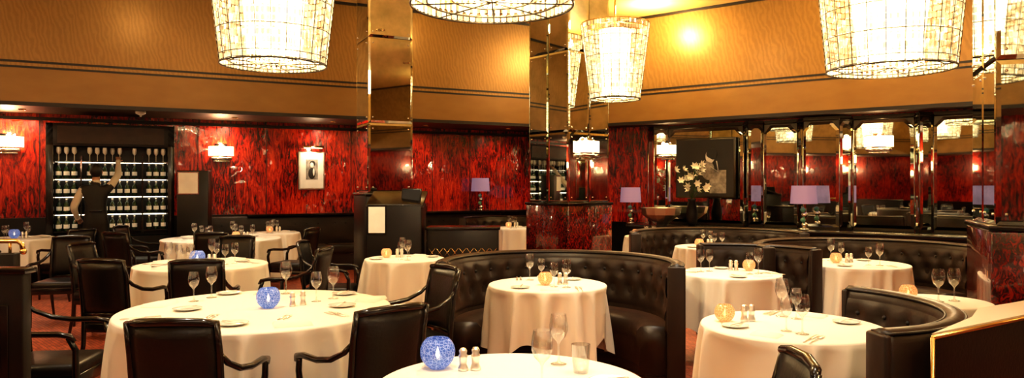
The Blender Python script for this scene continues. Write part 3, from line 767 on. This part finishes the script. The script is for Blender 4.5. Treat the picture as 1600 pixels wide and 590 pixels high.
# ------------------------------------------------------------ waiter reaching to the shelf
def skin_geo(verts,edges,radii,levels=2,root=0):
    bm=bmesh.new(); lay=bm.verts.layers.skin.verify(); vv=[bm.verts.new(v) for v in verts]
    for v,r in zip(vv,radii):
        v[lay].radius=r if isinstance(r,tuple) else (r,r)
    vv[root][lay].use_root=True
    for a,b_ in edges: bm.edges.new((vv[a],vv[b_]))
    me=bpy.data.meshes.new('tmp'); bm.to_mesh(me); bm.free()
    ob=bpy.data.objects.new('tmp',me); S.collection.objects.link(ob)
    m=ob.modifiers.new('s','SKIN'); m.use_smooth_shade=True
    m=ob.modifiers.new('u','SUBSURF'); m.levels=levels; m.render_levels=levels
    bpy.context.view_layer.update(); dg=bpy.context.evaluated_depsgraph_get(); ev=ob.evaluated_get(dg); em=ev.to_mesh()
    vs=[v.co.copy() for v in em.vertices]; fs=[list(p.vertices) for p in em.polygons]
    ev.to_mesh_clear(); bpy.data.objects.remove(ob); bpy.data.meshes.remove(me)
    return vs,fs
J={'pel':((0,0,.98),(.15,.105)),'wai':((0,-.005,1.14),(.14,.095)),'che':((0,-.01,1.34),(.17,.11)),'nb':((0,0,1.50),(.075,.07)),'nk':((0,.015,1.57),(.055,.055)),'hd':((0,.03,1.64),(.06,.06)),
   'sR':((.18,.01,1.47),(.07,.065)),'eR':((.29,.14,1.66),(.054,.054)),'wR':((.285,.31,1.86),(.034,.030)),
   'sL':((-.18,.0,1.44),(.07,.065)),'eL':((-.29,-.03,1.17),(.056,.056)),'wL':((-.24,.14,1.01),(.034,.030)),
   'hR':((.09,0,.90),(.095,.10)),'kR':((.105,.02,.50),(.068,.068)),'aR':((.11,-.02,.10),(.045,.045)),'tR':((.12,.12,.045),(.042,.035)),
   'hL':((-.09,0,.90),(.095,.10)),'kL':((-.11,.01,.50),(.068,.068)),'aL':((-.12,-.03,.10),(.045,.045)),'tL':((-.14,.11,.045),(.042,.035))}
keys=list(J); ed=[('pel','wai'),('wai','che'),('che','nb'),('nb','nk'),('nk','hd'),('che','sR'),('sR','eR'),('eR','wR'),('che','sL'),('sL','eL'),('eL','wL'),('pel','hR'),('hR','kR'),('kR','aR'),('aR','tR'),('pel','hL'),('hL','kL'),('kL','aL'),('aL','tL')]
bm_col={('pel','wai'):'vest',('wai','che'):'vest',('che','nb'):'vest',('nb','nk'):'shirt',('nk','hd'):'skin',('che','sR'):'vest',('sR','eR'):'shirt',('eR','wR'):'shirt',('che','sL'):'vest',('sL','eL'):'shirt',('eL','wL'):'shirt'}
vs,fs=skin_geo([J[k][0] for k in keys],[(keys.index(a),keys.index(b_)) for a,b_ in ed],[J[k][1] for k in keys])
man=MB()
groups={}
for f_ in fs:
    c_=sum((vs[i] for i in f_),Vector())/len(f_); best=None
    for a,b_ in ed:
        A=Vector(J[a][0]);B=Vector(J[b_][0]); t=max(0,min(1,(c_-A).dot(B-A)/(B-A).length_squared))
        ra=J[a][1][0]*(1-t)+J[b_][1][0]*t; dd=(c_-(A+(B-A)*t)).length/ra
        if best is None or dd<best[0]: best=(dd,(a,b_))
    m_=bm_col.get(best[1],'trousers')
    if best[1] in(('aR','tR'),('aL','tL')): m_='ebony_wood'
    groups.setdefault(m_,[]).append(f_)
o0=len(man.v); man.v+= [Vector(v) for v in vs]
for m_,ff in groups.items():
    k=man.mi(m_)
    for f_ in ff: man.f.append([i+o0 for i in f_]); man.m.append(k); man.sm.append(True)
def hand(w,d,nrm,side):
    d=Vector(d).normalized(); nrm=Vector(nrm).normalized(); s=d.cross(nrm).normalized()*side; w=Vector(w)
    P=[w-d*.02,w+d*.03,w+d*.075]; E=[(0,1),(1,2)]; Rr=[(.026,.022),(.034,.020),(.036,.018)]
    v_,f_=skin_geo(P,E,Rr,2); man.add(v_,f_,'skin',True)
    for off,ln in ((-.028,.062),(-.010,.072),(.009,.078),(.027,.070)):
        b0=w+d*.06+s*off; p1=w+d*.088+s*off*1.05; p2=p1+(d*.8+nrm*.5).normalized()*ln*.5; p3=p2+(d*.2+nrm).normalized()*ln*.45
        v_,f_=skin_geo([b0,p1,p2,p3],[(0,1),(1,2),(2,3)],[.009,.0095,.0085,.007],1); man.add(v_,f_,'skin',True)
    b0=w+d*.015+s*.02; p1=b0+(d*.5+s*.7+nrm*.2)*.04; p2=p1+(d*.8+s*.2+nrm*.6)*.03
    v_,f_=skin_geo([b0,p1,p2],[(0,1),(1,2)],[.012,.010,.008],1); man.add(v_,f_,'skin',True)
hand(J['wR'][0],(.02,.5,.55),(0,.6,-.6),-1)
hand(J['wL'][0],(.15,.8,-.3),(.3,-.2,-.8),1)
man.tube([(.285,.295,1.842),(.285,.318,1.868)],.036,'shirt',14); man.tube([(-.243,.125,1.02),(-.238,.148,1.003)],.036,'shirt',14)
hv=[];N=20;Rg=16
for j in range(Rg+1):
    t=pi*j/Rg
    for i in range(N):
        a=2*pi*i/N; x=math.sin(t)*math.cos(a); y=math.sin(t)*math.sin(a); z=math.cos(t)
        jaw=1-.28*max(0,-z)**1.3; bk=1+.08*max(0,-y)*max(0,z+.3)
        hv.append((.076*x*jaw,.095*y*(jaw if y<0 else 1-.08*max(0,-z))*bk,.118*z))
hf=[[j*N+i,(j+1)*N+i,(j+1)*N+(i+1)%N,j*N+(i+1)%N] for j in range(Rg) for i in range(N)]
MH=Matrix.Translation((0,.035,1.70))@Matrix.Rotation(math.radians(14),4,'X')
man.add(hv,hf,'skin',True,MH)
hh=[(x*1.07,y*1.07-.004,z*1.06+.004) for x,y,z in hv]
hf2=[f_ for f_ in hf if (sum(hh[i][2] for i in f_)/4> .045) or (sum(hh[i][1] for i in f_)/4<.0 and sum(hh[i][2] for i in f_)/4>-.06)]
man.add(hh,hf2,'hair',True,MH)
for s in (-1,1):
    man.ball((s*.078,-.002,-.005),(.009,.018,.030),'skin',10,8,M=MH)
    man.ball((s*.030,.082,.008),(.013,.008,.008),'eye_white',10,8,M=MH); man.ball((s*.030,.089,.008),(.005,.004,.005),'hair',8,6,M=MH)
    man.tube([(s*.016,.090,.028),(s*.032,.088,.033),(s*.046,.078,.028)],.004,'hair',6,M=MH)
man.tube([(0,.090,.018),(0,.104,-.012),(0,.108,-.025),(0,.094,-.034)],[.006,.010,.012,.007],'skin',8,M=MH)
man.tube([(-.022,.082,-.056),(0,.092,-.055),(.022,.082,-.056)],[.003,.006,.003],'lip',8,M=MH)
man.lathe([(.066,0),(.063,.035)],'shirt',(0,.008,1.515),20,cap=False)
man.box((0,-.118,1.12),(.16,.008,.022),'ebony_wood',bev=.002)
man.obj('waiter',(-6.16,10.90,0),angL)

# ------------------------------------------------------------ world and camera
w=bpy.data.worlds.new('World'); S.world=w; w.use_nodes=True
w.node_tree.nodes['Background'].inputs[0].default_value=(.9,.6,.35,1); w.node_tree.nodes['Background'].inputs[1].default_value=.05
cam=bpy.data.cameras.new('camera'); cam.sensor_width=36; cam.lens=36*1150/1600; cam.shift_y=-6/1600
co=bpy.data.objects.new('camera',cam); S.collection.objects.link(co); co.location=(0,0,1.5); co.rotation_euler=(pi/2,0,0); S.camera=co
S.view_settings.view_transform='Standard'
try: S.view_settings.look='Medium High Contrast'
except Exception as e: print('look',e)
